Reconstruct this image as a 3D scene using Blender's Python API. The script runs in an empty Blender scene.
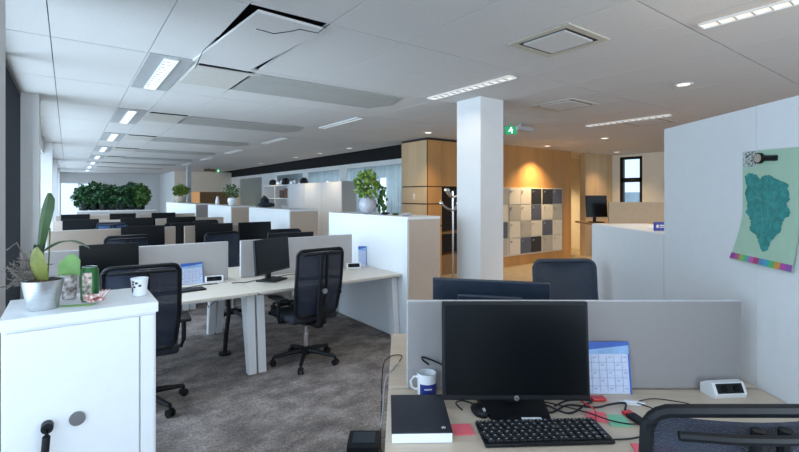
import bpy, bmesh, math, random
from mathutils import Vector, Matrix
random.seed(7)
SC = bpy.context.scene
COL = SC.collection
TH = math.radians(36.35)
PI = math.pi
R = math.radians
def F(X, Z):            # front desk frame (across, away from the viewer) -> room frame
    return (X*math.cos(TH)+Z*math.sin(TH), -X*math.sin(TH)+Z*math.cos(TH))

# ---------------------------------------------------------------- camera, world, light
cam = bpy.data.objects.new('camera', bpy.data.cameras.new('camera')); COL.objects.link(cam)
cam.location = (0, 0, 1.6); cam.rotation_euler = (PI/2, 0, -TH)
cam.data.sensor_width = 36; cam.data.lens = 451/799*36; cam.data.shift_y = -30/799; cam.data.clip_start = .05
SC.camera = cam
SC.view_settings.view_transform = 'Standard'; SC.view_settings.look = 'None'
SC.view_settings.gamma = 1; SC.view_settings.use_curve_mapping = False
SC.view_settings.exposure = 0.75
w = bpy.data.worlds.new('sky'); SC.world = w; w.use_nodes = True
bg = w.node_tree.nodes['Background']; bg.inputs[0].default_value = (.62, .80, 1, 1); bg.inputs[1].default_value = 1.0
def area(name, loc, rot, sx, sy, power, color, spread=180):
    l = bpy.data.lights.new(name, 'AREA'); l.shape = 'RECTANGLE'; l.size = sx; l.size_y = sy
    l.energy = power; l.color = color; l.spread = R(spread)
    o = bpy.data.objects.new(name, l); COL.objects.link(o); o.location = loc; o.rotation_euler = rot
    return o
DAY = (.60, .80, 1.0)
# daylight entering through the window bays (left facade) and added, unseen windows behind the viewer as fill
area('daylight_side', (-.75, .2, 1.55), (0, -PI/2, 0), 2.0, 4.6, 28, DAY)
area('daylight_bay', (-.75, 4.8, 1.6), (0, -PI/2, 0), 2.1, 3.3, 140, DAY)
area('corridor_fill', (7.5, 13.5, 2.72), (0, 0, 0), .6, 10.0, 110, (.80, .92, 1))  # added fill lamp, brightens the wall behind the partition glass
for _v, _p in ((9.5, 80), (14.9, 62), (20.6, 70)):
    area('daylight_bay', (-.75, _v, 1.5), (0, -PI/2, 0), 1.9, 4.6, _p, DAY)
area('daylight_back_fill', (2.5, -3.3, 1.55), (PI/2, 0, 0), 5.6, 2.0, 100, (.74, .87, 1))
area('daylight_back_fill', (8.6, -3.3, 1.55), (PI/2, 0, 0), 5.6, 2.0, 40, (.72, .86, 1))
area('daylight_end', (.5, 27.3, 1.5), (-PI/2, 0, 0), 1.4, 1.5, 40, DAY)

# ---------------------------------------------------------------- materials
MATS = {}
def mat(name, color, rough=.6, metal=0, noise=.06, scale=20, emit=0, alpha=1, spec=.5, stretch=None, color2=None, bump=0, trans=0, coat=0):
    if name in MATS: return MATS[name]
    m = bpy.data.materials.new(name); m.use_nodes = True
    nt = m.node_tree; b = nt.nodes['Principled BSDF']
    b.inputs['Roughness'].default_value = rough; b.inputs['Metallic'].default_value = metal
    b.inputs['Specular IOR Level'].default_value = spec
    b.inputs['Coat Weight'].default_value = coat
    tc = nt.nodes.new('ShaderNodeTexCoord'); mp = nt.nodes.new('ShaderNodeMapping'); nz = nt.nodes.new('ShaderNodeTexNoise')
    nt.links.new(tc.outputs['Object'], mp.inputs[0]); nt.links.new(mp.outputs[0], nz.inputs[0])
    if stretch: mp.inputs['Scale'].default_value = stretch
    nz.inputs['Scale'].default_value = scale; nz.inputs['Detail'].default_value = 4
    rp = nt.nodes.new('ShaderNodeValToRGB'); nt.links.new(nz.outputs[0], rp.inputs[0])
    c1 = tuple(max(0, c*(1-noise)) for c in color); c2 = color2 or tuple(min(1, c*(1+noise)) for c in color)
    rp.color_ramp.elements[0].position = .35; rp.color_ramp.elements[1].position = .65
    rp.color_ramp.elements[0].color = (*c1, 1); rp.color_ramp.elements[1].color = (*c2, 1)
    nt.links.new(rp.outputs[0], b.inputs['Base Color'])
    if emit:
        nt.links.new(rp.outputs[0], b.inputs['Emission Color']); b.inputs['Emission Strength'].default_value = emit
    b.inputs['Alpha'].default_value = alpha
    b.inputs['Transmission Weight'].default_value = trans
    if bump:
        bp = nt.nodes.new('ShaderNodeBump'); bp.inputs['Strength'].default_value = bump; bp.inputs['Distance'].default_value = .01
        nt.links.new(nz.outputs[0], bp.inputs['Height']); nt.links.new(bp.outputs[0], b.inputs['Normal'])
    MATS[name] = m
    return m
WHITE = mat('white_lacquer', (.80, .815, .83), .35, noise=.01)
WHITEW = mat('white_board', (.80, .80, .79), .45, noise=.01)
PAINT = mat('wall_paint', (.68, .67, .66), .8, noise=.02, scale=4)
CREAM = mat('cream_paint', (.74, .69, .58), .8, noise=.02, scale=4)
CEIL = mat('ceiling_tile', (.60, .575, .55), .9, noise=.03, scale=60)
PANELG = mat('perforated_metal', (.38, .37, .345), .6, noise=.04, scale=200)
PLATE = mat('fixture_plate', (.38, .38, .38), .6, noise=.03)
VOID = mat('dark_void', (.006, .006, .007), .9)
VOIDG = mat('dark_grey_void', (.03, .03, .032), .9)
BLACK = mat('black_plastic', (.007, .008, .010), .5, noise=.1, spec=.3)
BLACKS = mat('black_screen', (.002, .0035, .005), .3, noise=.02, spec=.16)
BLUEBK = mat('monitor_back', (.012, .022, .04), .35, noise=.1)
FABRIC = mat('black_fabric', (.018, .022, .033), .85, noise=.2, scale=120)
CHROME = mat('chrome', (.75, .76, .78), .2, metal=1, noise=.02)
STEEL = mat('brushed_steel', (.68, .70, .72), .32, metal=1, noise=.08, scale=30, stretch=(1, 1, 12))
TOP = mat('pale_beech_laminate', (.66, .54, .42), .38, noise=.05, scale=6, stretch=(1, 10, 1))
TOP2 = mat('light_laminate', (.70, .63, .54), .38, noise=.04, scale=6, stretch=(1, 10, 1))
SCREENG = mat('grey_felt', (.33, .305, .30), .9, noise=.03, scale=300)
SCREENL = mat('light_felt', (.47, .44, .43), .9, noise=.03, scale=300)
SCREENT = mat('taupe_felt', (.48, .40, .34), .9, noise=.06, scale=300)
EDGEW = mat('pale_trim', (.7, .7, .72), .5)
BEIGELIT = mat('lit_beige_end', (.56, .45, .36), .6, noise=.02)  # beige cast of light on the white cabinet ends, put into the colour
WOOD = mat('oak_panel', (.47, .235, .075), .5, noise=.13, scale=3, stretch=(1, 1, .12), bump=.02)
WOODL = mat('light_oak_panel', (.54, .36, .19), .5, noise=.1, scale=3, stretch=(1, 1, .12))
GAP = mat('shadow_gap', (.03, .02, .015), .9)
GREEN = mat('leaf_green', (.05, .13, .025), .5, noise=.5, scale=25)
GREENL = mat('light_leaf_green', (.17, .27, .04), .45, noise=.4, scale=18)
GREEND = mat('dark_leaf_green', (.02, .075, .025), .5, noise=.7, scale=12)
ORCH = mat('orchid_leaf', (.026, .064, .012), .35, noise=.35, scale=9)
ORCHY = mat('yellowing_leaf', (.22, .24, .055), .4, noise=.2, scale=12)
LIMEC = mat('lime_plastic', (.20, .38, .11), .5, noise=.1)
SOIL = mat('bark_soil', (.09, .055, .035), .95, noise=.6, scale=60, bump=.6)
ROOTS = mat('dried_stem', (.14, .115, .095), .9, noise=.3, scale=40)
PAPER = mat('white_paper', (.85, .87, .90), .7, noise=.01)
CALBL = mat('calendar_blue', (.05, .13, .50), .6, noise=.15, scale=9)
CALSK = mat('calendar_sky', (.30, .50, .80), .6, noise=.2, scale=9)
CALGR = mat('calendar_grid', (.33, .38, .58), .7)
NAVY = mat('navy_cover', (.022, .024, .035), .55, noise=.15, scale=60)
NAVYB = mat('navy_blue_print', (.012, .03, .22), .4)
PINK = mat('pink_sticky_note', (.90, .16, .20), .7, noise=.03)
GREENN = mat('green_sticky_note', (.22, .60, .38), .7, noise=.03)
RED = mat('red_plastic', (.62, .03, .04), .4)
CER = mat('white_ceramic', (.84, .85, .87), .15, noise=.01, coat=.4)
GREYV = mat('grey_ceramic', (.42, .42, .46), .3, noise=.04, coat=.3)
ORANGE = mat('orange_panel', (.85, .30, .01), .5, noise=.05)
BROWN = mat('brown_panel', (.22, .12, .045), .6, noise=.1)
SIGNG = mat('exit_green', (.01, .28, .11), .5, emit=.35)
SIGNW = mat('exit_white', (.9, 1, .95), .5, emit=1.2)
LOCG = mat('locker_grey', (.36, .33, .29), .5, noise=.03)
LOCL = mat('locker_cream', (.56, .51, .43), .5, noise=.03)
LOCB = mat('locker_blue', (.075, .085, .12), .5, noise=.05)
LOCK = mat('locker_black', (.018, .018, .022), .5)
BLUECH = mat('blue_chair_fabric', (.035, .09, .20), .8, noise=.1)
FARBLUE = mat('far_glass_room', (.34, .44, .50), .6, noise=.25, scale=3, stretch=(1, 6, .2))
VINYL = mat('beige_vinyl', (.34, .27, .18), .5, noise=.08, scale=5)
MAPBG = mat('map_pale_green', (.42, .60, .45), .6, noise=.03)
MAPG = mat('map_teal', (.035, .26, .24), .6, noise=.22, scale=45)
def emitmat(name, color, s):
    m = bpy.data.materials.new(name); m.use_nodes = True; nt = m.node_tree; b = nt.nodes['Principled BSDF']
    b.inputs['Base Color'].default_value = (.8, .8, .8, 1); b.inputs['Emission Color'].default_value = (*color, 1); b.inputs['Emission Strength'].default_value = s
    return m
LAMPC = emitmat('cool_tube', (.92, .97, 1), .75)
LAMPW = emitmat('warm_tube', (1, .86, .68), .42)
LAMPOFF = mat('unlit_tube', (.75, .68, .55), .4)
LAMPD = emitmat('downlight_glow', (1, .88, .68), 1.2)
SKYW = emitmat('bright_pane', (.62, .82, 1), 1.5)
def mesh_fabric():
    m = bpy.data.materials.new('chair_mesh'); m.use_nodes = True; nt = m.node_tree; b = nt.nodes['Principled BSDF']
    b.inputs['Base Color'].default_value = (.022, .032, .058, 1); b.inputs['Roughness'].default_value = .8
    tc = nt.nodes.new('ShaderNodeTexCoord'); ck = nt.nodes.new('ShaderNodeTexChecker'); ck.inputs['Scale'].default_value = 260
    nt.links.new(tc.outputs['Object'], ck.inputs[0])
    mr = nt.nodes.new('ShaderNodeMapRange'); mr.inputs['To Min'].default_value = .66; mr.inputs['To Max'].default_value = .9
    nt.links.new(ck.outputs['Fac'], mr.inputs[0]); nt.links.new(mr.outputs[0], b.inputs['Alpha'])
    return m
CHMESH = mesh_fabric()
def glassmat(name, tint, alpha, rough=.05):
    m = bpy.data.materials.new(name); m.use_nodes = True; nt = m.node_tree
    b = nt.nodes['Principled BSDF']; b.inputs['Base Color'].default_value = (*tint, 1); b.inputs['Roughness'].default_value = rough; b.inputs['Alpha'].default_value = alpha
    return m
GLASS = glassmat('window_glass', (.7, .85, .9), .10)
GLASSP = glassmat('partition_glass', (.20, .26, .28), .22)
def carpet():
    m = bpy.data.materials.new('carpet'); m.use_nodes = True; nt = m.node_tree; b = nt.nodes['Principled BSDF']
    b.inputs['Roughness'].default_value = .95; b.inputs['Specular IOR Level'].default_value = .15
    tc = nt.nodes.new('ShaderNodeTexCoord')
    def nz(s, d, st=None):
        mp = nt.nodes.new('ShaderNodeMapping'); n = nt.nodes.new('ShaderNodeTexNoise')
        nt.links.new(tc.outputs['Object'], mp.inputs[0]); nt.links.new(mp.outputs[0], n.inputs[0])
        if st: mp.inputs['Scale'].default_value = st
        n.inputs['Scale'].default_value = s; n.inputs['Detail'].default_value = d; n.inputs['Roughness'].default_value = .7
        return n
    a = nz(3.6, 8, (1, 1.3, 1)); c = nz(55, 4)
    rp = nt.nodes.new('ShaderNodeValToRGB'); nt.links.new(a.outputs[0], rp.inputs[0])
    e = rp.color_ramp.elements; e[0].position = .38; e[0].color = (.15, .130, .126, 1); e[1].position = .64; e[1].color = (.36, .318, .298, 1)
    x = e.new(.5); x.color = (.24, .207, .193, 1)
    r2 = nt.nodes.new('ShaderNodeMapRange'); r2.inputs['From Min'].default_value = .3; r2.inputs['From Max'].default_value = .7
    r2.inputs['To Min'].default_value = .55; r2.inputs['To Max'].default_value = 1.45
    nt.links.new(c.outputs[0], r2.inputs[0])
    mx = nt.nodes.new('ShaderNodeVectorMath'); mx.operation = 'SCALE'
    nt.links.new(rp.outputs[0], mx.inputs[0]); nt.links.new(r2.outputs[0], mx.inputs['Scale'])
    nt.links.new(mx.outputs[0], b.inputs['Base Color'])
    return m
CARPET = carpet()

# ---------------------------------------------------------------- mesh helpers
class MB:
    def __init__(s): s.bm = bmesh.new(); s.smooth = False
    def _add(s, verts, M=None):
        if M is not None: bmesh.ops.transform(s.bm, matrix=M, verts=verts)
    def box(s, x0, x1, y0, y1, z0, z1, bev=0, M=None, seg=2):
        t = bmesh.new()
        bmesh.ops.create_cube(t, size=1)
        for v in t.verts: v.co = Vector(((x0+x1)/2+v.co.x*(x1-x0), (y0+y1)/2+v.co.y*(y1-y0), (z0+z1)/2+v.co.z*(z1-z0)))
        if bev: bmesh.ops.bevel(t, geom=list(t.edges), offset=min(bev, .49*min(abs(x1-x0), abs(y1-y0), abs(z1-z0))), segments=seg, profile=.6, affect='EDGES')
        s._merge(t, M); return s
    def _merge(s, t, M=None):
        if M is not None: bmesh.ops.transform(t, matrix=M, verts=t.verts)
        me = bpy.data.meshes.new('tmp'); t.to_mesh(me); t.free(); s.bm.from_mesh(me); bpy.data.meshes.remove(me)
    def cyl(s, p0, p1, r0, r1=None, seg=16, M=None):
        r1 = r0 if r1 is None else r1
        p0, p1 = Vector(p0), Vector(p1); d = p1-p0
        t = bmesh.new(); bmesh.ops.create_cone(t, cap_ends=True, segments=seg, radius1=r0, radius2=r1, depth=d.length)
        q = d.to_track_quat('Z', 'Y').to_matrix().to_4x4(); q.translation = (p0+p1)/2
        bmesh.ops.transform(t, matrix=q, verts=t.verts); s._merge(t, M); return s
    def ball(s, c, r, sc=(1, 1, 1), seg=16, M=None):
        t = bmesh.new(); bmesh.ops.create_uvsphere(t, u_segments=seg, v_segments=max(6, seg//2), radius=r)
        for v in t.verts: v.co = Vector((c[0]+v.co.x*sc[0], c[1]+v.co.y*sc[1], c[2]+v.co.z*sc[2]))
        s._merge(t, M); return s
    def tube(s, pts, r, seg=8, M=None, closed=False, rs=None):
        pts = [Vector(p) for p in pts]; n = len(pts); t = bmesh.new(); rings = []
        for i, p in enumerate(pts):
            a = pts[(i-1) % n] if (closed or i > 0) else p; b = pts[(i+1) % n] if (closed or i < n-1) else p
            d = (b-a).normalized(); up = Vector((0, 0, 1)) if abs(d.z) < .9 else Vector((0, 1, 0))
            x = d.cross(up).normalized(); y = x.cross(d).normalized(); rr = rs[i] if rs else r
            rings.append([t.verts.new(p+x*math.cos(2*PI*k/seg)*rr+y*math.sin(2*PI*k/seg)*rr) for k in range(seg)])
        for i in range(n if closed else n-1):
            A, B = rings[i], rings[(i+1) % n]
            for k in range(seg): t.faces.new((A[k], A[(k+1) % seg], B[(k+1) % seg], B[k]))
        if not closed: t.faces.new(rings[0][::-1]); t.faces.new(rings[-1])
        bmesh.ops.recalc_face_normals(t, faces=t.faces)
        s._merge(t, M); return s
    def lathe(s, prof, c=(0, 0, 0), seg=28, M=None):
        t = bmesh.new(); rings = []
        for r, z in prof: rings.append([t.verts.new((c[0]+r*math.cos(2*PI*k/seg), c[1]+r*math.sin(2*PI*k/seg), c[2]+z)) for k in range(seg)])
        for A, B in zip(rings, rings[1:]):
            for k in range(seg): t.faces.new((A[k], A[(k+1) % seg], B[(k+1) % seg], B[k]))
        t.faces.new(rings[0][::-1]); t.faces.new(rings[-1])
        s._merge(t, M); return s
    def prism(s, pts, z0, z1, M=None):
        t = bmesh.new(); a = [t.verts.new((p[0], p[1], z0)) for p in pts]; b = [t.verts.new((p[0], p[1], z1)) for p in pts]
        n = len(pts); t.faces.new(a[::-1]); t.faces.new(b)
        for k in range(n): t.faces.new((a[k], a[(k+1) % n], b[(k+1) % n], b[k]))
        bmesh.ops.recalc_face_normals(t, faces=t.faces)
        s._merge(t, M); return s
    def sheet(s, fn, nu, nv, th=.002, M=None):     # a curved sheet with thickness
        t = bmesh.new(); g = [[t.verts.new(fn(i/nu, j/nv)) for j in range(nv+1)] for i in range(nu+1)]
        for i in range(nu):
            for j in range(nv): t.faces.new((g[i][j], g[i+1][j], g[i+1][j+1], g[i][j+1]))
        bmesh.ops.recalc_face_normals(t, faces=t.faces)
        bmesh.ops.solidify(t, geom=t.faces[:], thickness=th)
        s._merge(t, M); return s
    def quad(s, a, b, c, d):
        vs = [s.bm.verts.new(p) for p in (a, b, c, d)]; s.bm.faces.new(vs); return s
    def build(s, name, m, parent=None, loc=(0, 0, 0), rz=0, smooth=False):
        me = bpy.data.meshes.new(name); s.bm.to_mesh(me); s.bm.free(); me.materials.append(m)
        if smooth:
            for p in me.polygons: p.use_smooth = True
            me.set_sharp_from_angle(angle=R(40))
        o = bpy.data.objects.new(name, me); COL.objects.link(o); o.location = loc; o.rotation_euler = (0, 0, rz)
        if parent: o.parent = parent
        return o
def tag(o, label=None, cat=None, group=None, kind=None):
    if label: o['label'] = label
    if cat: o['category'] = cat
    if group: o['group'] = group
    if kind: o['kind'] = kind
    return o
def thing(name, label, cat, loc=(0, 0, 0), rz=0, group=None):
    o = bpy.data.objects.new(name, None); COL.objects.link(o); o.location = loc; o.rotation_euler = (0, 0, rz); o.empty_display_size = .1
    return tag(o, label, cat, group)
def struct(name, mb, m, **k):
    return tag(mb.build(name, m, **k), kind='structure')
def dup(root, loc, rz, label, group=None):
    kids = {}
    for o in COL.objects:
        if o.parent: kids.setdefault(o.parent.name, []).append(o)
    def cp(o, par):
        c = o.copy(); COL.objects.link(c); c.parent = par
        for ch in kids.get(o.name, []): cp(ch, c)
        return c
    r = cp(root, None); r.location = loc; r.rotation_euler = (0, 0, rz); r['label'] = label
    if group: r['group'] = group
    return r

# ---------------------------------------------------------------- the room
H = 2.75; UL = -.41; UR = 12.45; VB = -3.0; VE = 27.0
struct('floor', MB().box(-.8, UR+.2, VB-.2, VE+.2, -.1, 0), CARPET)
struct('floor', MB().box(3.6, UR, 5.95, 6.6, 0, .004).box(5.2, UR, 4.9, 5.95, 0, .004).box(6.0, UR, 6.6, 9.4, 0, .004), VINYL)
us = [UL, -.10, .52, .88, 1.41, 2.04, 2.65, 3.26, 3.55]
while us[-1] < UR: us.append(us[-1]+.61)
vs = []; v = 1.31-1.4*4
while v < VE+1.4: vs.append(v); v += 1.4
m = MB(); VOIDU = 5.99
for i in range(len(us)-1):
    for j in range(len(vs)-1):
        a, b, c, d = us[i], us[i+1], vs[j], vs[j+1]
        if c > VE or d < VB: continue
        if abs(a-.88) < .01 and abs(c-2.71) < .02: continue
        if c > 6.9 and a > VOIDU-.1 and c < 22.7 and a < 8.0: continue
        if d > 22.75 and a > 6.6: continue
        m.box(a+.003, b-.003, c+.005, d-.005, H, H+.02)
struct('ceiling', m, CEIL)
struct('ceiling', MB().box(-.8, UR+.2, VB-.2, VE+.2, 3.25, 3.3), VOIDG)
# tile hanging out of its place
t = MB().box(-.235, .235, -.665, .665, 0, .018).build('fallen_tile', CEIL, loc=(1.128, 3.425, H-.021))
t.rotation_euler = (0, 0, R(4.2)); tag(t, 'loose ceiling tile hanging crooked in its black-edged opening', 'ceiling tile')
for nm, pts, lb in (('loose_wire', [(1.0, 2.95, H-.05), (1.1, 2.9, H-.075), (1.2, 2.86, H-.05), (1.24, 2.8, H-.045), (1.36, 2.78, H-.05), (1.40, 2.68, H-.01)], 'thin dark wire curling across the crooked ceiling tile'),
                    ('loose_wire', [(.87, 3.4, H-.005), (.85, 3.75, H-.02), (.86, 4.05, H-.08), (.9, 4.2, H-.02)], 'thin dark wire drooping left of the crooked ceiling tile')):
    tag(MB().tube(pts, .003, 5).build(nm, BLACK), lb, 'wire')
# left facade: piers, lintels, sills
m = MB(); PIN = -.26
piers = [(-3.0, -2.3), (2.55, 3.1), (6.5, 6.9), (12.1, 12.5), (17.7, 18.1), (23.3, 23.7)]
for a, b in piers: m.box(UL-.25, PIN, a, b, 0, H)
m.box(UL-.25, UL, 6.9, VE, 2.5, 3.25).box(UL-.25, UL, VB, 6.5, 2.75, 3.25).box(UL-.3, UL, 26.5, VE, 0, H)
for a, b in ((-2.3, 2.55), (3.1, 6.5), (6.9, 12.1), (12.5, 17.7), (18.1, 23.3), (23.7, 26.5)): m.box(UL-.25, UL-.02, a, b, 0, .45)
struct('wall_left', m, PAINT)
m = MB()
struct('window_1', MB().box(UL-.10, UL-.06, 3.1, 3.16, .45, H).box(UL-.10, UL-.02, 6.44, 6.5, .45, H).box(UL-.10, UL-.02, 3.1, 6.5, .45, .5)
       .box(UL-.1, UL-.02, 4.77, 4.83, .45, H).box(UL-.1, UL-.02, 3.1, 6.5, 2.7, 2.75), BLACK)
b = thing('vertical_blind', 'black vertical slat blind turned open at the window beside the orchid', 'blind', (UL-.055, 4.8, 0))
MB().box(-.05, .05, -1.66, 1.66, 2.70, 2.745).build('head_rail', BLACK, b)
for k in range(38): MB().box(-.05, .05, -.002, .002, .48, 2.70).build('slat', VOID, b, (0, -1.63+k*.088, 0))
for n, (a, c) in enumerate(((-2.3, 2.55), (6.9, 12.1), (12.5, 17.7), (18.1, 23.3), (23.7, 26.5))):
    fr = MB(); k = max(1, round((c-a)/1.3))
    for i in range(k+1):
        y = a+(c-a)*i/k; fr.box(UL-.2, UL-.14, y-.025, y+.025, .45, 2.5 if n else 2.75)
    fr.box(UL-.2, UL-.14, a, c, .45, .5).box(UL-.2, UL-.14, a, c, 2.45 if n else 2.7, 2.5 if n else 2.75)
    wf = struct(f'window_{n+2}', fr, WHITEW)
    MB().box(UL-.175, UL-.17, a, c, .5, 2.45 if n else 2.7).build('pane', GLASS, wf)
# unseen back wall, its window openings added to let in fill light
m = MB().box(-.7, UR+.2, VB-.2, VB, 0, .5).box(-.7, UR+.2, VB-.2, VB, 2.6, 3.25).box(-.7, -.3, VB-.2, VB, .5, 2.6).box(5.4, 5.7, VB-.2, VB, .5, 2.6).box(11.5, UR+.2, VB-.2, VB, .5, 2.6)
struct('wall_back', m, PAINT)
# right wall with its black framed window
WV0, WV1 = 5.90, 6.51
m = MB().box(UR, UR+.25, VB, WV0, 0, 3.25).box(UR, UR+.25, WV1, 9.6, 0, 3.25).box(UR, UR+.25, WV0, WV1, 0, .5).box(UR, UR+.25, WV0, WV1, 2.68, 3.25)
struct('wall_right', m, CREAM)
fr = MB()
for y0, y1 in ((WV0, WV0+.07), (WV1-.09, WV1)): fr.box(UR+.0, UR+.10, y0, y1, .5, 2.68)
for z0, z1 in ((.5, .57), (2.61, 2.68), (1.98, 2.1)): fr.box(UR+.0, UR+.10, WV0, WV1, z0, z1)
wf = struct('window_7', fr, BLACK)
MB().box(UR+.06, UR+.065, WV0, WV1, .5, 2.68).build('pane', GLASS, wf)
# pale neighbouring building seen through that window
tag(MB().box(24, 30, 11.2, 17.0, -3, 1.8).box(24, 26, 6, 9.95, -3, 9).build('neighbour_building', mat('neighbour_facade', (.22, .32, .38), .7, noise=.2, scale=2)),
    'blue-grey building standing outside the black-framed window', 'building')
# far end walls
struct('wall_end', MB().box(-.7, -.25, VE, VE+.2, 0, 3.25).box(-.25, 1.15, VE, VE+.2, 0, .6).box(-.25, 1.15, VE, VE+.2, 2.25, 3.25).box(1.15, 4.1, VE, VE+.2, 0, 3.25), PAINT)
wf = struct('window_8', MB().box(-.25, 1.15, VE+.05, VE+.1, .6, .65).box(-.25, 1.15, VE+.05, VE+.1, 2.2, 2.25).box(.42, .48, VE+.05, VE+.1, .6, 2.25), WHITEW)
MB().box(-.25, 1.15, VE+.07, VE+.075, .6, 2.25).build('pane', GLASS, wf)
struct('wall_end', MB().box(3.95, 8.6, 22.8, 23.0, 0, 3.25), CREAM)
struct('wall_end', MB().box(3.95, 4.1, 23.0, VE, 0, 3.25), PAINT)
# glazed partition on the right with the dark ceiling recess above it
m = MB().box(6.5, 6.56, 8.0, 22.8, 2.39, 2.51).box(6.5, 6.56, 8.0, 22.8, 0, .15)
for a, b in ((8.0, 8.5), (11.48, 11.84), (14.13, 14.46), (16.95, 18.5), (21.5, 22.8)): m.box(6.5, 6.56, a, b, .15, 2.39)
part = struct('wall_partition', m, WHITEW)
m = MB()
for a, b in ((8.5, 11.48), (11.84, 14.13), (14.46, 16.95), (18.5, 21.5)): m.box(6.525, 6.531, a, b, .15, 2.39)
m.build('glass_panes', GLASSP, part)
struct('wall_recess', MB().box(6.5, 6.56, 7.4, 22.8, 2.51, 3.25).box(5.92, 6.5, 22.74, 22.8, 2.75, 3.25), VOID)
struct('wall_corridor', MB().box(8.5, 8.6, 6.8, 22.8, 0, 3.25), FARBLUE)
k = 0
for y in (9.0, 9.75, 10.2, 10.8, 12.3, 13.2, 15.2, 16.4, 19.0, 19.6, 20.4, 21.2):
    k += 1
    struct(f'window_{8+k}', MB().box(8.47, 8.5, y, y+(.28 if k % 2 else .14), .4, 2.2), SKYW)
struct('ceiling', MB().box(6.56, 8.5, 7.4, 22.8, 2.75, 2.77), CEIL)

# wood panelled core: corner cupboard, niche, locker wall
VW = 6.75
m = MB().box(7.1, 10.42, VW, VW+.07, 0, H).box(7.1, 7.9, VW-.012, VW, 0, H)
struct('wall_wood', m, WOOD)
cup = thing('corner_cupboard', 'oak panelled corner cupboard block reaching the ceiling left of the white column', 'cupboard', (5.64, VW, 0))
MB().box(.02, 1.46, .02, .85, 1.79, H-.01).box(.02, .38, .02, .85, 0, 1.79).box(.38, 1.46, .45, .85, 0, 1.79).build('carcass', GAP, cup)
m = MB()
for z0, z1 in ((0, 1.0), (1.015, 1.435), (1.45, 1.78), (1.795, 2.70)):
    m.box(0, .02, .03, .84, z0+.005, z1-.003)
m.build('side_panel', WOODL, cup)
m = MB()
for z0, z1 in ((0, 1.0), (1.015, 1.435), (1.45, 1.78)): m.box(.03, .375, 0, .02, z0+.005, z1-.003)
m.box(.03, .375, 0, .02, 1.795, 2.70).box(.383, .92, 0, .02, 1.795, 2.70).box(.926, 1.455, 0, .02, 1.795, 2.70)
m.build('front_panel', WOOD, cup)
MB().box(-.012, 0, .40, .41, 1.53, 1.64).build('handle', CHROME, cup)
MB().box(.385, 1.46, .05, .45, .83, .87).box(.385, 1.46, .05, .45, 0, .4).build('niche_shelf', BROWN, cup)
# jamb, pier and wood panel to the right of the lockers
struct('trim_1', MB().box(10.40, 10.44, VW-.02, VW+.09, 0, H), WOOD)
struct('wall_wood', MB().box(11.03, 11.2, VW-.06, VW+.1, 0, H).box(11.2, UR, VW-.02, VW+.12, 0, H), WOODL)
struct('wall_corridor', MB().box(8.6, UR+.25, 9.4, 9.6, 0, 3.25), CREAM)
gd = thing('glazed_door', 'frosted grey door leaf in the opening beside the lockers', 'door', (10.5, VW+.5, 0))
MB().box(.0, .5, 0, .04, .02, 1.2).build('door_leaf', mat('door_grey', (.25, .23, .2), .4), gd)
MB().cyl((.36, -.03, .3), (.36, -.03, 1.1), .012).build('handle', CHROME, gd, smooth=True)

# lockers
lk = thing('locker_unit', 'wall of square lockers with cream, grey, blue and black doors set in oak', 'lockers', (7.4, VW-.03, 0))
L0, LZ0, LZ1 = 0, .24, 1.79
MB().box(0, 2.62, -.01, .03, LZ0, LZ1).build('frame', LOCL, lk)
cols = ['GLGLLK KB', 'LGBGLB LG', 'GLGLGL BL', 'LGLGBK GL']
# door columns: pairs/threes counted back from the right hand edge
edges = [(.03, .39), (.40, .76), (.79, 1.16), (1.17, 1.54)]
edges = [(2.62-.03-.39*(i+1)-(0 if i < 2 else .05)-(0 if i < 5 else .05), 2.62-.03-.39*i-.01-(0 if i < 2 else .05)-(0 if i < 5 else .05)) for i in range(6)]
rows = ['BKKLLG', 'GLBLGL', 'LBLGLB', 'LGKBLG']   # right to left
mm = {'B': LOCB, 'K': LOCK, 'L': LOCL, 'G': LOCG}
hh = (LZ1-LZ0-.05)/4
for r_, row in enumerate(rows):
    for c_, ch in enumerate(row):
        x0, x1 = edges[c_]; z1 = LZ1-.02-r_*(hh+.003); z0 = z1-hh+.015
        d = MB().box(x0, x1, -.03, -.01, z0, z1, bev=.003).build('locker_door', mm[ch], lk)
        d['label'] = {'B': 'blue locker door', 'K': 'black locker door', 'L': 'cream locker door', 'G': 'grey locker door'}[ch]
        MB().box(x0+.03, x0+.055, -.045, -.03, z1-.09, z1-.04).box(x0+.03, x0+.1, -.05, -.045, z1-.07, z1-.06).build('handle', CHROME, d)

# column
struct_col = tag(MB().box(3.83, 4.22, 3.63, 4.02, 0, H).build('square_column', PAINT), 'square white column from floor to ceiling in the middle of the office', 'column')
tag(MB().box(3.75, 3.89, 19.0, 19.2, 0, H).build('square_column', mat('grey_paint', (.45, .46, .47), .8)), 'distant grey column beside the orange booth', 'column')

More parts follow.
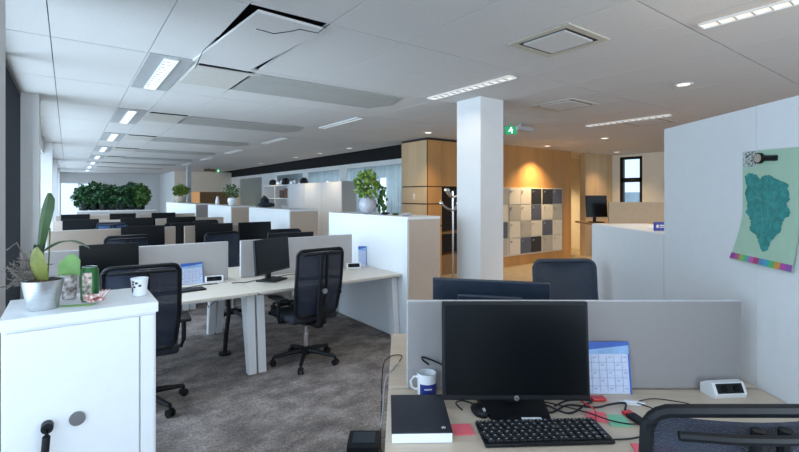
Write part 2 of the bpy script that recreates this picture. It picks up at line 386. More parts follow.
# ---------------------------------------------------------------- ceiling fixtures
def striplight(u, v0, v1, label, warm, plate=True, power=8, group=None):
    t = thing('strip_light', label, 'ceiling light', (u, (v0+v1)/2, H), 0, group); hl = (v1-v0)/2
    if plate: MB().box(-.17, .17, -hl-.06, hl+.06, -.008, 0).build('plate', PLATE, t)
    MB().box(-.055, -.045, -hl, hl, -.022, -.0085).box(.045, .055, -hl, hl, -.022, -.0085).box(-.055, .055, -hl-.006, -hl, -.022, -.0085).box(-.055, .055, hl, hl+.006, -.022, -.0085).build('housing', WHITEW, t)
    MB().box(-.044, .044, -hl, hl, -.012, -.0085).build('diffuser', LAMPOFF if power == 0 else LAMPW if warm else LAMPC, t)
    n = int((v1-v0)/.09) if v0 < 4.5 else 0
    for i in range(1, n): MB().box(-.044, .044, -hl+(v1-v0)*i/n-.003, -hl+(v1-v0)*i/n+.003, -.021, -.012).build('louvre_slat', PLATE, t)
    if power == 0: return t
    a = area('strip_lamp', (u, (v0+v1)/2, H-.03), (0, 0, 0), .09, v1-v0, power, (1, .80, .56) if warm else (.85, .93, 1), 150)
    a.parent = t; a.location = (0, 0, -.03)
    return t
ords = ['nearest', 'second', 'third', 'fourth', 'fifth', 'sixth', 'seventh', 'eighth']
for k in range(8):
    v0 = 4.15+2.8*k
    striplight(.70, v0, v0+1.25, f'{ords[k]} strip light in the left-hand ceiling row above the window desks', False, power=6, group='left row of strip lights')
MBP = None
for k in range(7):
    v0 = .03+2.8*k
    striplight(3.42, v0, v0+1.2, f'{ords[k]} warm strip light in the ceiling row passing the white column', True, plate=False, power=(12, 2.5, 0, 0, 0, 0, 0)[k], group='middle row of strip lights')
for k in range(2):
    v0 = .05+2.8*k
    striplight(6.82, v0, v0+1.25, ['warm strip light in the right ceiling hidden over the tall cabinets', 'slim warm strip light in the right part of the ceiling past the vent'][k], True, plate=False, power=11)
for k in range(7):
    v0 = 4.2+2.8*k
    p = thing('radiant_panel', f'{ords[k]} long grey perforated panel across the ceiling', 'ceiling panel', (1.38, v0, H), 0, 'long grey ceiling panels')
    MB().prism([(0, .1), (.08, 0), (1.75, 0), (1.9, .4), (1.75, .75), (.0, .75)], -.014, -.001).build('panel_body', PANELG, p)
    MB().box(.0, 1.7, .2, .206, -.016, -.014).build('seam', PLATE, p)
    q = MB().box(.90, 1.40, v0, v0+.75, H-.014, H-.0005).build('beige_tile', mat('beige_tile', (.52, .49, .44), .8, noise=.03), loc=(0, 0, 0))
    tag(q, f'{ords[k]} square beige ceiling tile between strip light and grey panel', 'ceiling tile', 'beige ceiling tiles')
    MB().box(.92, 1.38, v0-.03, v0-.006, H-.012, H-.001).build('slot', BLACK, q)
def vent(u, v, label, s=.25):
    t = thing('ceiling_vent', label, 'vent', (u, v, H)); m = MB()
    m.box(-s-.05, s+.05, -s-.05, -s, -.012, -.001).box(-s-.05, s+.05, s, s+.05, -.012, -.001).box(-s-.05, -s, -s, s, -.012, -.001).box(s, s+.05, -s, s, -.012, -.001)
    m.build('vent_frame', mat('vent_metal', (.50, .46, .38), .6), t)
    MB().box(-s, s, -s, s, -.004, -.001).build('slot_backing', BLACK, t)
    MB().box(-s+.035, s-.035, -s+.035, s-.035, -.016, -.004, bev=.003).build('centre_plate', CEIL, t)
vent(2.93, 2.0, 'square ceiling vent with dark slots nearest the viewer', .21)
vent(5.05, 3.35, 'square ceiling vent right of the column near the exit sign')
vent(7.25, 3.35, 'square ceiling vent partly beside the slim warm strip light')
dls = [((5.2, 21.7), 'added far downlight brightening the cream wall by the orange booth', 20), ((5.09, 2.0), 'round downlight above the right desks', 14), ((5.24, 6.25), 'downlight in front of the oak corner cupboard', 20), ((8.83, 6.3), 'downlight washing the oak wall above the lockers', 62),  # first entry is an added lamp that brightens the far cream wall
       ((11.5, 6.1), 'downlight before the oak panel by the black window', 18), ((8.57, 4.79), 'small downlight in the ceiling beyond the column', 14), ((5.43, 9.4), 'nearest downlight along the dark ceiling recess', 12),
       ((5.45, 11.0), 'second downlight along the dark ceiling recess', 12), ((5.45, 12.6), 'third downlight along the dark ceiling recess', 12), ((5.45, 15.6), 'fourth downlight along the dark ceiling recess', 12),
       ((11.3, 8.4), 'downlight in the passage behind the lockers', 80)]
for (u, v), lb, pw in dls:
    t = thing('downlight', lb, 'ceiling light', (u, v, H))
    MB().lathe([(.085, 0), (.095, -.004), (.085, -.010), (.065, -.011), (.06, -.002), (.02, -.0015)], seg=20).build('ring', WHITEW, t, smooth=True)
    MB().lathe([(.055, -.006), (.05, -.010), (.01, -.012)], seg=16).build('bulb', LAMPD, t, smooth=True)
    l = bpy.data.lights.new('downlight_beam', 'SPOT'); l.energy = pw*2.8; l.spot_size = R(115); l.spot_blend = .8; l.color = (1, .74, .42); l.shadow_soft_size = .05
    o = bpy.data.objects.new('downlight_beam', l); COL.objects.link(o); o.parent = t; o.location = (0, 0, -.03)
def exit_sign(u, v, rz, label, s=1):
    t = thing('exit_sign', label, 'exit sign', (u, v, H), rz)
    MB().box(-.01*s, .01*s, -.01, .01, -.05, 0).box(-.12*s, .12*s, -.02, .02, -.20, -.05, bev=.006).build('sign_body', SIGNG, t)
    MB().ball((.0, -.022, -.085), .016, (1, .3, 1), 8).tube([(0, -.022, -.10), (-.02, -.022, -.135), (-.05, -.022, -.145)], .008, 6).tube([(-.005, -.022, -.135), (.02, -.022, -.155), (.015, -.022, -.185)], .008, 6).tube([(-.04, -.022, -.115), (.0, -.022, -.107), (.035, -.022, -.125)], .006, 6).build('running_figure', SIGNW, t)
    t.scale = (.8, .8, .85); return t
es = exit_sign(5.67, 4.72, -TH, 'green running-man exit sign hanging right of the white column')
tag(MB().box(5.72, 6.1, 4.62, 4.68, H-.10, H-.04).cyl((5.8, 4.65, H-.05), (5.8, 4.65, H), .02).build('ceiling_sensor', PLATE), 'small grey ceiling device next to the green exit sign', 'sensor')
exit_sign(5.05, 19.6, 0, 'far green exit sign over the orange booth')
tag(MB().box(4.5, 4.95, 19.58, 19.64, H-.14, H-.04).cyl((4.7, 19.6, H-.05), (4.7, 19.6, H), .02).build('ceiling_sensor', BROWN), 'brown ceiling bracket left of the far exit sign', 'sensor')

# ---------------------------------------------------------------- desks
def desk(u, v, wd, label, rz=0, top=TOP2, group='double bench desks', junction=True):
    t = thing('bench_desk', label, 'desk', (u, v, 0), rz, group)
    for s in (-1, 1):
        MB().box(-wd/2, wd/2, min(s*.012, s*.80), max(s*.012, s*.80), .715, .74, bev=.004).build('worktop', top, t)
        for e in (-1, 1):
            x0 = e*(wd/2-.037)
            a = MB(); bm_ = bmesh.new()
            pr = [(.52*s, .69), (.70*s, .69), (.765*s, 0), (.69*s, 0)]
            M = Matrix(((0, 0, 1, 0), (1, 0, 0, 0), (0, 1, 0, 0), (0, 0, 0, 1)))
            a.prism(pr, x0-.035, x0+.035, M)
            a.build('leg', WHITE, t)
        MB().box(-wd/2+.02, wd/2-.02, s*.55-.02, s*.55+.02, .66, .715).build('crossbar', WHITE, t)
    MB().box(-wd/2+.3, wd/2-.3, -.12, .12, .60, .62).build('cable_tray', EDGEW, t)
    return t
def divider(u0, u1, v, label, m=SCREENG, rz=0, org=None, h=1.13, name='desk_screen'):
    L = u1-u0
    if org is None: org = ((u0+u1)/2, v)
    t = thing(name, label, 'desk screen', (org[0], org[1], 0), rz, 'fabric desk screens')
    MB().box(-L/2, L/2, -.015, .015, .743, h, bev=.006).build('felt_panel', m, t)
    MB().box(-L/2+.003, L/2-.003, -.009, .009, h-.002, h+.003).box(-L/2-.003, -L/2+.002, -.009, .009, .745, h).box(L/2-.002, L/2+.003, -.009, .009, .745, h).build('edge_trim', EDGEW, t)
    return t
rowname = ['front', 'second', 'third', 'fourth', 'fifth']
for k in range(4):
    v = 4.8+2.82*k
    desk(.575, v, 1.6, f'{rowname[k]} row double bench desk on the window side'+(' behind the white locker cabinet' if k == 0 else ''))
    desk(2.185, v, 1.59, f'{rowname[k]} row double bench desk on the aisle cabinet side'+(' with a mesh chair in front' if k == 0 else ''))
    divider(-.22, 1.33, v, f'{rowname[k]} row fabric screen on the window-side desk', SCREENL if k == 0 else SCREENT)
    divider(1.46, 2.80, v, f'{rowname[k]} row fabric screen on the aisle-side desk', SCREENL if k == 0 else SCREENT)
ang = -TH
o = F(.78, 2.02)
desk(o[0], o[1], 1.66, 'pale beech double desk in the foreground with the keyboard', ang, TOP)
divider(0, 1.485, 0, 'wide grey fabric screen behind the big foreground monitor', SCREENG, ang, F(.778, 2.02), h=1.13)

# ---------------------------------------------------------------- cabinets
def low_cab(u0, u1, v0, v1, h, label, endm=BEIGELIT, rz=0, org=None, seams=1, face='-x', group='low white aisle cabinets'):
    t = thing('storage_cabinet', label, 'cabinet', (u0 if org is None else org[0], v0 if org is None else org[1], 0), rz, group)
    W_, D_ = u1-u0, v1-v0
    MB().box(.004, W_, .012, D_, .0, h-.03).build('carcass', WHITE, t)
    n = seams
    for i in range(n):
        a, b = .012+(D_-.012)*i/n, .012+(D_-.012)*(i+1)/n
        MB().box(-.014, .004, a+.003, b-.003, .02, h-.032).build('back_panel', WHITE, t)
    MB().box(-.0, W_, 0, .012, 0, h-.03).build('end_panel', endm, t)
    MB().box(-.016, W_+.002, -.002, D_, h-.03, h, bev=.002).build('top_board', WHITE, t)
    return t
low_cab(3.0, 3.45, 3.9, 5.75, 1.37, 'low white cabinet at the aisle next to the column with a round grey vase')
low_cab(3.0, 3.5, 7.15, 9.25, 1.37, 'low white cabinet with end painted in its lit beige, second from the column')
low_cab(3.0, 3.55, 10.5, 12.6, 1.37, 'low white cabinet topped by a white vase of leaves')
low_cab(3.0, 3.5, 14.0, 18.8, 1.37, 'farthest low white cabinet with grey end near the orange booth', SCREENG)
low_cab(.2, 2.1, 14.9, 15.35, 1.2, 'low planter cabinet carrying the dense green hedge of plants', SCREENL, seams=1)
# right side, aligned with the foreground desk
def fcab(X0, X1, Z0, Z1, h, label, name, nm, div=1, door=WHITE):
    o = F(X0, Z0); t = thing(name, label, 'cabinet', (o[0], o[1], 0), -TH)
    MB().box(.002, X1-X0, 0, Z1-Z0, .0, h-.025).build('carcass', WHITE, t)
    for i in range(div):
        a = (Z1-Z0)*i/div; b = (Z1-Z0)*(i+1)/div
        MB().box(-.014, .002, a+.0005, b-.0005, .01, h-.003).build(nm, door, t)
    MB().box(.002, X1-X0, .0, Z1-Z0, h-.025, h).build('top_board', WHITE, t)
    return t
fcab(1.628, 2.07, 1.05, 2.041, 2.01, 'tall white cabinet carrying the green map poster', 'tall_cabinet', 'back_panel')
fcab(1.628, 2.07, 2.043, 2.75, 2.01, 'tall white cabinet behind the foreground desk end, next to the low one', 'tall_cabinet', 'back_panel')
fcab(1.628, 2.07, 2.757, 3.78, 1.37, 'low white cabinet left of the tall ones carrying a small blue sign', 'storage_cabinet', 'back_panel')
# left foreground locker cabinet
lc = thing('locker_cabinet', 'white metal cabinet at lower left with black handle and potted orchid on top', 'cabinet', (.055, 2.36, 0))
MB().box(-.245, .242, -.235, .14, 0, 1.118).build('carcass', WHITE, lc)
MB().box(-.25, .25, -.25, .145, 1.118, 1.16, bev=.003).build('top_board', WHITE, lc)
dr = MB().box(-.235, .18, -.25, -.236, .03, 1.108, bev=.003).build('door', WHITE, lc)
MB().cyl((-.025, -.26, .755), (-.025, -.249, .755), .026, seg=24).cyl((-.025, -.263, .755), (-.025, -.26, .755), .012).build('lock', mat('lock_grey', (.25, .25, .26), .35, metal=.6), dr, smooth=True)
MB().cyl((-.115, -.285, .755), (-.115, -.249, .755), .019, seg=16).tube([(-.115, -.28, .755), (-.117, -.293, .73), (-.121, -.297, .67), (-.123, -.292, .58)], .0125, 10).build('handle', BLACK, dr, smooth=True)
MB().box(.185, .235, -.246, -.236, .03, 1.108, bev=.002).build('door_frame', WHITE, lc)
MB().box(.20, .24, -.2525, -.25, 1.132, 1.140).build('metal_label', STEEL, lc)

# tall cupboards in front of the glazed partition
for i, (a, b) in enumerate(((10.63, 11.81), (11.81, 12.97), (12.97, 14.23))):
    t = thing('tall_cupboard', f"tall white cupboard {['nearest the oak corner', 'in the middle of the closed three', 'next to the open shelf unit'][i]} by the glazed partition", 'cupboard', (5.9, a, 0), 0, 'tall white cupboards')
    MB().box(.02, .45, .004, b-a-.004, 0, 2.0).build('carcass', mat('cupboard_grey', (.42, .42, .42), .5, noise=.02), t)
    MB().box(0, .02, .008, b-a-.008, .02, 1.99).build('door', WHITE, t)
t = thing('open_shelf_unit', 'tall white open shelf unit with two bays by the glazed partition', 'shelf', (5.9, 14.25, 0))
m = MB().box(.42, .45, 0, 2.4, 0, 2.0)
for y in (0, 1.18, 2.36): m.box(0, .42, y, y+.05, 0, 2.0)
m.build('frame', WHITE, t)
for z in (.02, .7, 1.05, 1.5, 1.95): MB().box(.01, .42, .05, 2.36, z, z+.03).build('shelf_board', WHITE, t)
tag(MB().box(5.95, 6.25, 14.4, 14.75, 1.531, 1.86, bev=.01).build('storage_box', mat('brown_box', (.16, .06, .03), .6)), 'brown storage box on the upper shelf of the open unit', 'box')
tag(MB().box(5.95, 6.25, 14.8, 15.15, 1.531, 1.8, bev=.01).build('storage_box', mat('dark_box', (.06, .04, .035), .6)), 'dark box beside the brown one on the open shelf unit', 'box')
for i, y in enumerate((14.45, 14.68, 14.9, 15.12)):
    tag(MB().lathe([(.05, 0), (.08, .06), (.09, .16), (.05, .2), (.03, .24)], seg=14).build('white_jug', CER, loc=(6.1, y, 1.081), smooth=True), f"{['rightmost', 'second from right', 'third from right', 'leftmost'][i]} white jug on the lower shelf of the open unit", 'jug', 'white jugs on the open shelf')
tag(MB().box(5.95, 6.25, 15.75, 16.3, 1.081, 1.35, bev=.01).build('storage_box', LOCG), 'grey box on the far bay of the open shelf unit', 'box')
for i, (y, s, mm_) in enumerate(((13.5, .12, BLACK), (14.4, .1, STEEL), (15.0, .14, BLACK), (15.6, .11, STEEL), (16.2, .13, BLACK))):
    mt = mm_
    tag(MB().lathe([(s, 0), (s*1.15, s*.4), (s*.9, s*1.3), (s*.3, s*1.6)], seg=12).build('tin_pot', mt, loc=(6.12, y, 2.001), smooth=True),
        ['small dark pot on top of the closed cupboard', 'silver pot on the near end of the open shelf unit top', 'dark pot at the middle of the open shelf unit top', 'silver pot right of the farthest dark pot', 'dark pot at the far end of the open shelf unit top'][i], 'pot')

# orange and brown booth
t = thing('meeting_booth', 'orange and brown freestanding booth by the far exit sign', 'booth', (4.41, 20.0, 0))
MB().box(.03, 1.25, .0, 1.9, 0, 1.77).build('front_wall', BROWN, t)
MB().box(0, .03, 0, 1.9, 0, 1.78).build('side_wall', ORANGE, t)

# ---------------------------------------------------------------- chairs
def make_chair(label, loc, rz, meshm=CHMESH):
    t = thing('office_chair', label, 'chair', loc, rz, 'black mesh office chairs')
    b = MB()
    for k in range(5):
        a = 2*PI*k/5+.3; c, s_ = math.cos(a), math.sin(a)
        b.tube([(0, 0, .115), (c*.12, s_*.12, .11), (c*.30, s_*.30, .082)], .02, 8, rs=[.028, .024, .016])
    b.cyl((0, 0, .08), (0, 0, .16), .035)
    base = b.build('star_base', BLACK, t, smooth=True)
    for k in range(5):
        a = 2*PI*k/5+.3; x, y = math.cos(a)*.305, math.sin(a)*.305
        d = Vector((-math.sin(a), math.cos(a), 0))
        MB().cyl(Vector((x, y, .03))-d*.024, Vector((x, y, .03))-d*.008, .03, seg=14).cyl(Vector((x, y, .03))+d*.008, Vector((x, y, .03))+d*.024, .03, seg=14).cyl((x, y, .03), (x, y, .085), .010).build('castor', BLACK, base, smooth=True)
    MB().cyl((0, 0, .14), (0, 0, .28), .028).cyl((0, 0, .28), (0, 0, .40), .016).build('gas_column', CHROME, t, smooth=True)
    MB().box(-.09, .09, -.13, .12, .385, .43, bev=.015).box(-.035, .035, -.27, -.1, .385, .425, bev=.01).build('mechanism', BLACK, t)
    MB().box(-.24, .24, -.20, .27, .43, .50, bev=.035, seg=4).build('seat', FABRIC, t, smooth=True)
    # back: leaning curve
    def bp(x, z): return Vector((x, -.235-.10*(z-.5)/.62+.05*(x/.24)**2-.02*math.sin((z-.5)/.62*PI), z))
    fr = []
    W_, z0, z1, r = .235, .50, 1.11, .055
    def arc(cx, cz, a0, a1):
        return [(cx+r*math.cos(a0+(a1-a0)*i/5), cz+r*math.sin(a0+(a1-a0)*i/5)) for i in range(6)]
    path = arc(W_-r, z1-r, 0, PI/2)+arc(-W_+r, z1-r, PI/2, PI)+[(-W_, z1-.22), (-W_, z0+.25)]+arc(-W_+.02+r, z0+r, PI, 1.5*PI)+arc(W_-.02-r, z0+r, 1.5*PI, 2*PI)+[(W_, z0+.25), (W_, z1-.22)]
    MB().tube([bp(x, z) for x, z in path], .0155, 8, closed=True).build('back_frame', BLACK, t, smooth=True)
    MB().sheet(lambda a, c: bp(-.225+.45*a, .515+.58*c), 10, 12, .003).build('back_mesh', meshm, t, smooth=True)
    m = MB()
    for s in (-1, 1): m.tube([(s*.03, -.20, .41), (s*.033, -.31, .44), bp(s*.03, .55)+Vector((0, -.035, 0)), bp(s*.03, .8)+Vector((0, -.03, 0)), bp(s*.03, 1.09)+Vector((0, -.02, 0))], .014, 8)
    m.box(-.045, .045, -.31, -.28, .45, .60, bev=.01)
    m.build('spine', BLACK, t, smooth=True)
    MB().tube([bp(-.20, 1.075)+Vector((0, -.05, 0)), bp(-.1, 1.08)+Vector((0, -.05, 0)), bp(0, 1.08)+Vector((0, -.045, 0)), bp(.1, 1.08)+Vector((0, -.05, 0)), bp(.20, 1.075)+Vector((0, -.05, 0))], .011, 8).build('hanger_bar', BLACK, t, smooth=True)
    p = bp(0, .74)+Vector((0, -.05, 0)); MB().cyl(p+Vector((0, -.02, 0)), p, .024, seg=14).build('lumbar_knob', STEEL, t, smooth=True)
    for s in (-1, 1):
        a = MB().tube([(s*.19, .0, .425), (s*.27, .0, .43), (s*.285, -.005, .48), (s*.285, -.01, .64)], .017, 8).build('armrest', BLACK, t, smooth=True)
        MB().box(s*.285-.045, s*.285+.045, -.13, .13, .64, .668, bev=.012).build('arm_pad', BLACK, a, smooth=True)
    return t
a = F(.812, 1.335)
proto = make_chair('black mesh chair at the lower right edge, seen from behind', (a[0], a[1], 0), -TH)
def chair(u, v, rz, label): return dup(proto, (u, v, 0), rz, label)
chair(1.85, 4.04, R(4), 'black mesh chair standing alone in front of the aisle-side desk')
chair(.45, 3.88, R(-6), 'black mesh chair behind the white cabinet with the orchid')
a = F(1.265, 3.12); gc = chair(a[0], a[1], PI-TH+R(4), 'dark chair facing the viewer beyond the wide foreground screen')
chair(.58, 6.72, R(3), 'dark chair at the second window-side desk, in front of the dark blue monitor')
chair(1.72, 5.95, PI+R(12), 'black chair seen through the gap between the two front screens')
chair(2.5, 5.95, PI-R(6), 'black chair behind the front aisle-side monitor')
chair(2.2, 9.85, R(5), 'dark chair at the third aisle-side desk')
chair(1.6, 8.5, PI, 'dark chair on the far side of the second aisle-side desk')
GREYCH = mat('blue_grey_fabric', (.05, .065, .095), .85, noise=.1, scale=90)
for o in list(COL.objects):
    if o.parent == gc and o.name.startswith(('back_mesh', 'back_frame')):
        o.data = o.data.copy(); o.data.materials.clear(); o.data.materials.append(GREYCH)
bc = chair(.66, 10.0, 0, 'blue-backed chair at the third window-side desk')
for o in list(COL.objects):
    if o.parent == bc and o.name.startswith(('back_mesh', 'seat')):
        o.data = o.data.copy(); o.data.materials.clear(); o.data.materials.append(BLUECH)

# ---------------------------------------------------------------- monitors
def make_monitor(label, loc, rz, w_=.555, h_=.345, tilt=R(4), name='computer_monitor', backm=BLACK, z0=.085):
    t = thing(name, label, 'monitor', loc, rz, 'black desktop monitors')
    M = Matrix.Translation((0, 0, z0+h_/2)) @ Matrix.Rotation(-tilt, 4, 'X')
    MB().box(-w_/2, w_/2, -.005, .02, -h_/2, h_/2, bev=.006, M=M).box(-.16, .16, .02, .045, -.11, .11, bev=.012, M=M).build('casing', backm, t)
    MB().box(-w_/2+.012, w_/2-.012, -.008, -.0045, -h_/2+.022, h_/2-.012, M=M).build('screen', BLACKS, t)
    MB().box(-.035, .035, .045, .075, .01, z0+h_/2+.03, bev=.008).build('stand', BLACK, t)
    MB().prism([(-.11, -.10), (.11, -.10), (.14, .10), (-.14, .10)], .001, .016).build('base', BLACK, t)
    return t
DT = .741
a = F(.463, 1.80)
mon = make_monitor('large black monitor on the foreground desk beside the keyboard', (a[0], a[1], DT), -TH, .585, .385, R(4), z0=.05)
p = MB(); M = Matrix.Translation((0, 0, .05+.1925)) @ Matrix.Rotation(-R(4), 4, 'X')
p.cyl((0, -.0065, -.183), (0, -.0045, -.183), .010, seg=20, M=M); lg = p.build('round_logo', STEEL, mon)
tx = bpy.data.curves.new('logo_letters', 'FONT'); tx.body = 'hp'; tx.size = .014; tx.align_x = 'CENTER'; tx.align_y = 'CENTER'; tx.extrude = .0002; tx.shear = .3
_t = bpy.data.objects.new('tmp_letters', tx); to = bpy.data.objects.new('logo_letters', bpy.data.meshes.new_from_object(_t)); bpy.data.objects.remove(_t); COL.objects.link(to); to.parent = lg; to.data.materials.append(BLACK); to.matrix_local = M @ Matrix.Translation((0, -.0072, -.183)) @ Matrix.Rotation(PI/2, 4, 'X')
MB().box(.0, .075, -.104, -.101, .003, .014).box(.0, .075, -.102, -.085, .016, .0175).build('base_label', PAPER, mon)
m0 = make_monitor('black monitor on the front aisle-side desk', (1.686, 4.47, DT), R(33))
def monitor(u, v, rz, label, z=DT): return dup(m0, (u, v, z), rz, label)
ma = monitor(.30, 4.66, R(6), 'black monitor behind the lime green leaf and the can'); ma.scale = (.80, 1, 1.03)
monitor(2.12, 5.05, PI+R(-3), 'black monitor peeking over the front aisle-side screen')
a = F(.455, 2.27); m1 = make_monitor('dark blue backed monitor peeking over the wide foreground screen', (a[0], a[1], DT), PI-TH-R(14), .575, .355, R(3), backm=BLUEBK)
monitor(.88, 7.42, R(2), 'dark blue monitor at the second window-side desk')
monitor(1.85, 7.40, R(-4), 'dark monitor at the second aisle-side desk')
monitor(2.5, 7.42, R(4), 'right-hand dark monitor at the second aisle-side desk')
monitor(1.60, 7.95, PI, 'monitor back beyond the second aisle-side screen')
monitor(1.1, 10.25, 0, 'dark monitor at the third window-side desk')
monitor(.2, 10.2, 0, 'left dark monitor at the third window-side desk')
monitor(1.9, 10.2, 0, 'dark monitor at the third aisle-side desk')
monitor(1.1, 13.0, 0, 'dark monitor at the fourth window-side desk')
monitor(.15, 13.0, 0, 'left dark monitor at the fourth window-side desk')
monitor(2.0, 13.0, 0, 'dark monitor at the fourth aisle-side desk')

# ---------------------------------------------------------------- desk calendars and socket boxes
def calendar(loc, rz, label, w_=.20, h_=.235, roll=0):
    t = thing('wall_calendar', label, 'calendar', loc, rz, 'blue-headed desk calendars')
    M = Matrix.Rotation(R(-8), 4, 'X') @ Matrix.Rotation(roll, 4, 'Y')
    MB().box(-w_/2, w_/2, 0, .003, 0, h_, M=M).build('sheet', mat('calendar_paper', (.60, .67, .84), .7, noise=.05, scale=60), t)
    MB().box(-w_/2, w_/2, -.0012, 0, h_*.86, h_, M=M).build('header_dark', CALBL, t)
    MB().sheet(lambda a, c: Vector((-w_/2+w_*a, -.0026, h_*.78+(h_*(.85-.78)+h_*.10*a)*c)), 6, 1, .001, M=M).build('header_wave', CALSK, t)
    MB().box(w_/2-.004, w_/2+.003, -.002, .004, 0, h_, M=M).box(-w_/2, w_/2, -.002, .004, h_, h_+.004, M=M).build('blue_border', CALBL, t)
    m = MB()
    for i in range(1, 5): m.box(-w_/2+.01, w_/2-.01, -.0014, 0, h_*.76*i/5, h_*.76*i/5+.0018, M=M)
    for i in range(1, 6): m.box(-w_/2+w_*i/6, -w_/2+w_*i/6+.0016, -.0014, 0, .01, h_*.75, M=M)
    for i in range(6):
        for j in range(5):
            if (i*3+j) % 2: m.box(-w_/2+w_*i/6+.008, -w_/2+w_*i/6+.022, -.0014, 0, h_*.76*j/5+.02, h_*.76*j/5+.024, M=M)
    m.build('date_grid', CALGR, t)
    return t
a = F(.905, 1.955); calendar((a[0], a[1], DT+.001), -TH, 'blue-headed calendar sheet leaning on the screen beside the foreground monitor', h_=.215)
calendar((.98, 4.735, DT+.001), R(3), 'calendar sheet behind the mesh chair on the window-side desk', h_=.20)
calendar((2.92, 4.74, DT+.001), R(-30), 'calendar sheet standing in the corner against the aisle cabinet', w_=.10)
def socket_box(loc, rz, label):
    t = thing('socket_box', label, 'power socket', loc, rz, 'white desk socket boxes')
    Mx = Matrix(((0, 0, 1, 0), (1, 0, 0, 0), (0, 1, 0, 0), (0, 0, 0, 1)))
    MB().prism([(-.045, 0), (.045, 0), (.045, .045), (.0, .07), (-.03, .068), (-.055, .02)], -.085, .085, Mx).build('housing', CER, t)
    M = Matrix.Translation((0, -.044, .045)) @ Matrix.Rotation(-R(27.5), 4, 'X')
    f_ = MB().box(-.068, .068, -.004, .002, -.022, .022, bev=.002, M=M).build('socket_face', BLACK, t)
    for s in (-.033, .033): MB().cyl((s, -.007, 0), (s, -.0035, 0), .017, seg=16, M=M).build('socket_well', BLACKS, f_)
    MB().box(-.006, .006, -.048, -.045, .006, .010).build('red_led', RED, t)
    return t
    return t
a = F(1.40, 1.955); socket_box((a[0], a[1], DT), -TH+R(5), 'white socket box on the right of the foreground desk').scale = (.86, .86, .9)
socket_box((1.17, 4.70, DT), R(-10), 'white socket box beside the calendar on the window-side desk')
socket_box((2.72, 4.62, DT), R(-20), 'white socket box beside the calendar near the aisle cabinet')

for (u, v, rz, lb) in ((.80, 4.42, R(4), 'black keyboard before the calendar on the window-side desk'), (2.1, 4.3, R(-8), 'black keyboard beside the mesh chair on the aisle-side desk')):
    k_ = thing('keyboard', lb, 'keyboard', (u, v, DT), rz)
    MB().box(-.22, .22, -.07, .07, .001, .014, bev=.004).build('body', BLACK, k_)
for pts_, lb in (([(1.30, 4.55, DT+.004), (1.42, 4.5, DT+.004), (1.55, 4.55, DT+.006), (1.62, 4.50, DT+.004)], 'black cable lying left of the tilted aisle-side monitor'),
                 ([(1.75, 4.60, DT+.004), (1.95, 4.66, DT+.006), (2.15, 4.58, DT+.004), (2.3, 4.62, DT+.004)], 'black cable lying right of the tilted aisle-side monitor'),
                 ([(.70, 4.62, DT+.004), (.9, 4.55, DT+.006), (1.05, 4.62, DT+.004), (1.18, 4.60, DT+.004)], 'black cable between keyboard and socket box on the window-side desk'),
                 ([(1.1, 4.75, .60), (1.12, 4.70, .50), (1.18, 4.68, .56), (1.22, 4.7, .60)], 'cable loop drooping under the window-side desk'),
                 ([(2.6, 4.75, .60), (2.62, 4.60, .58), (2.72, 4.56, .63), (2.78, 4.6, .66)], 'cable loop drooping under the aisle-side desk end')):
    tag(MB().tube(pts_, .004, 6).build('cable', BLACK, smooth=True), lb, 'cable')
sp_ = thing('cable_spine', 'black flexible cable spine standing under the window-side desk', 'cable', (1.28, 4.72, 0))
MB().tube([(0, 0, .0), (.01, -.01, .2), (.04, -.0, .4), (.03, .0, .60)], .022, 8).cyl((0, 0, 0), (0, 0, .02), .06).build('spine_tube', BLACK, sp_, smooth=True)

# ---------------------------------------------------------------- foreground desk items
def place(mb, name, m, X, Z, z, rot, label, cat, smooth=False, group=None):
    a = F(X, Z); return tag(mb.build(name, m, loc=(a[0], a[1], z), rz=-TH+rot, smooth=smooth), label, cat, group)
def fthing(name, label, cat, X, Z, z=DT, rot=0, group=None):
    a = F(X, Z); return thing(name, label, cat, (a[0], a[1], z), -TH+rot, group)
kb = fthing('keyboard', 'black computer keyboard in front of the foreground monitor', 'keyboard', .515, 1.625, DT, R(3))
MB().box(-.228, .228, -.08, .08, .001, .014, bev=.005).build('body', BLACK, kb)
KEYM = mat('key_plastic', (.02, .021, .024), .35, noise=.1)
kme = None; n = 0
for r_ in range(6):
    for c_ in range(16):
        x = -.214+.0278*c_+(.006*(r_ % 3) if c_ < 10 else 0); y = .064-.0245*r_
        if c_ == 15: x = .207
        if kme is None:
            k0 = MB().box(-.0115, .0115, -.0098, .0098, 0, .006, bev=.0015, seg=1).build('key', KEYM, kb, (x, y, .014)); kme = k0
        else:
            k0 = kme.copy(); COL.objects.link(k0); k0.location = (x, y, .014)
        n += 1
m = MB()
for r_ in range(6):
    for c_ in range(16): x = -.214+.0278*c_+(.006*(r_ % 3) if c_ < 10 else 0); y = .064-.0245*r_; m.box(x-.004, x+.002, y-.001, y+.004, .0200, .0204)
m.build('key_legends', mat('legend_grey', (.45, .46, .48), .6), kb)['kind'] = 'stuff'
ms = fthing('computer_mouse', 'black mouse left of the monitor stand on the foreground desk', 'mouse', .315, 1.78, DT, R(20))
MB().ball((0, 0, .012), .03, (.95, 1.7, .75)).build('shell', BLACK, ms, smooth=True)
MB().cyl((-.003, -.035, .03), (.003, -.035, .03), .008).build('wheel', PLATE, ms)
nb = fthing('notebook', 'black covered notebook with white page block on the foreground desk', 'notebook', .075, 1.715, DT, R(1.5))
MB().box(-.105, .105, -.148, .148, .001, .034).build('pages', PAPER, nb)
MB().box(-.107, .107, -.150, .150, .034, .038, bev=.001).build('cover', NAVY, nb)
m = MB()
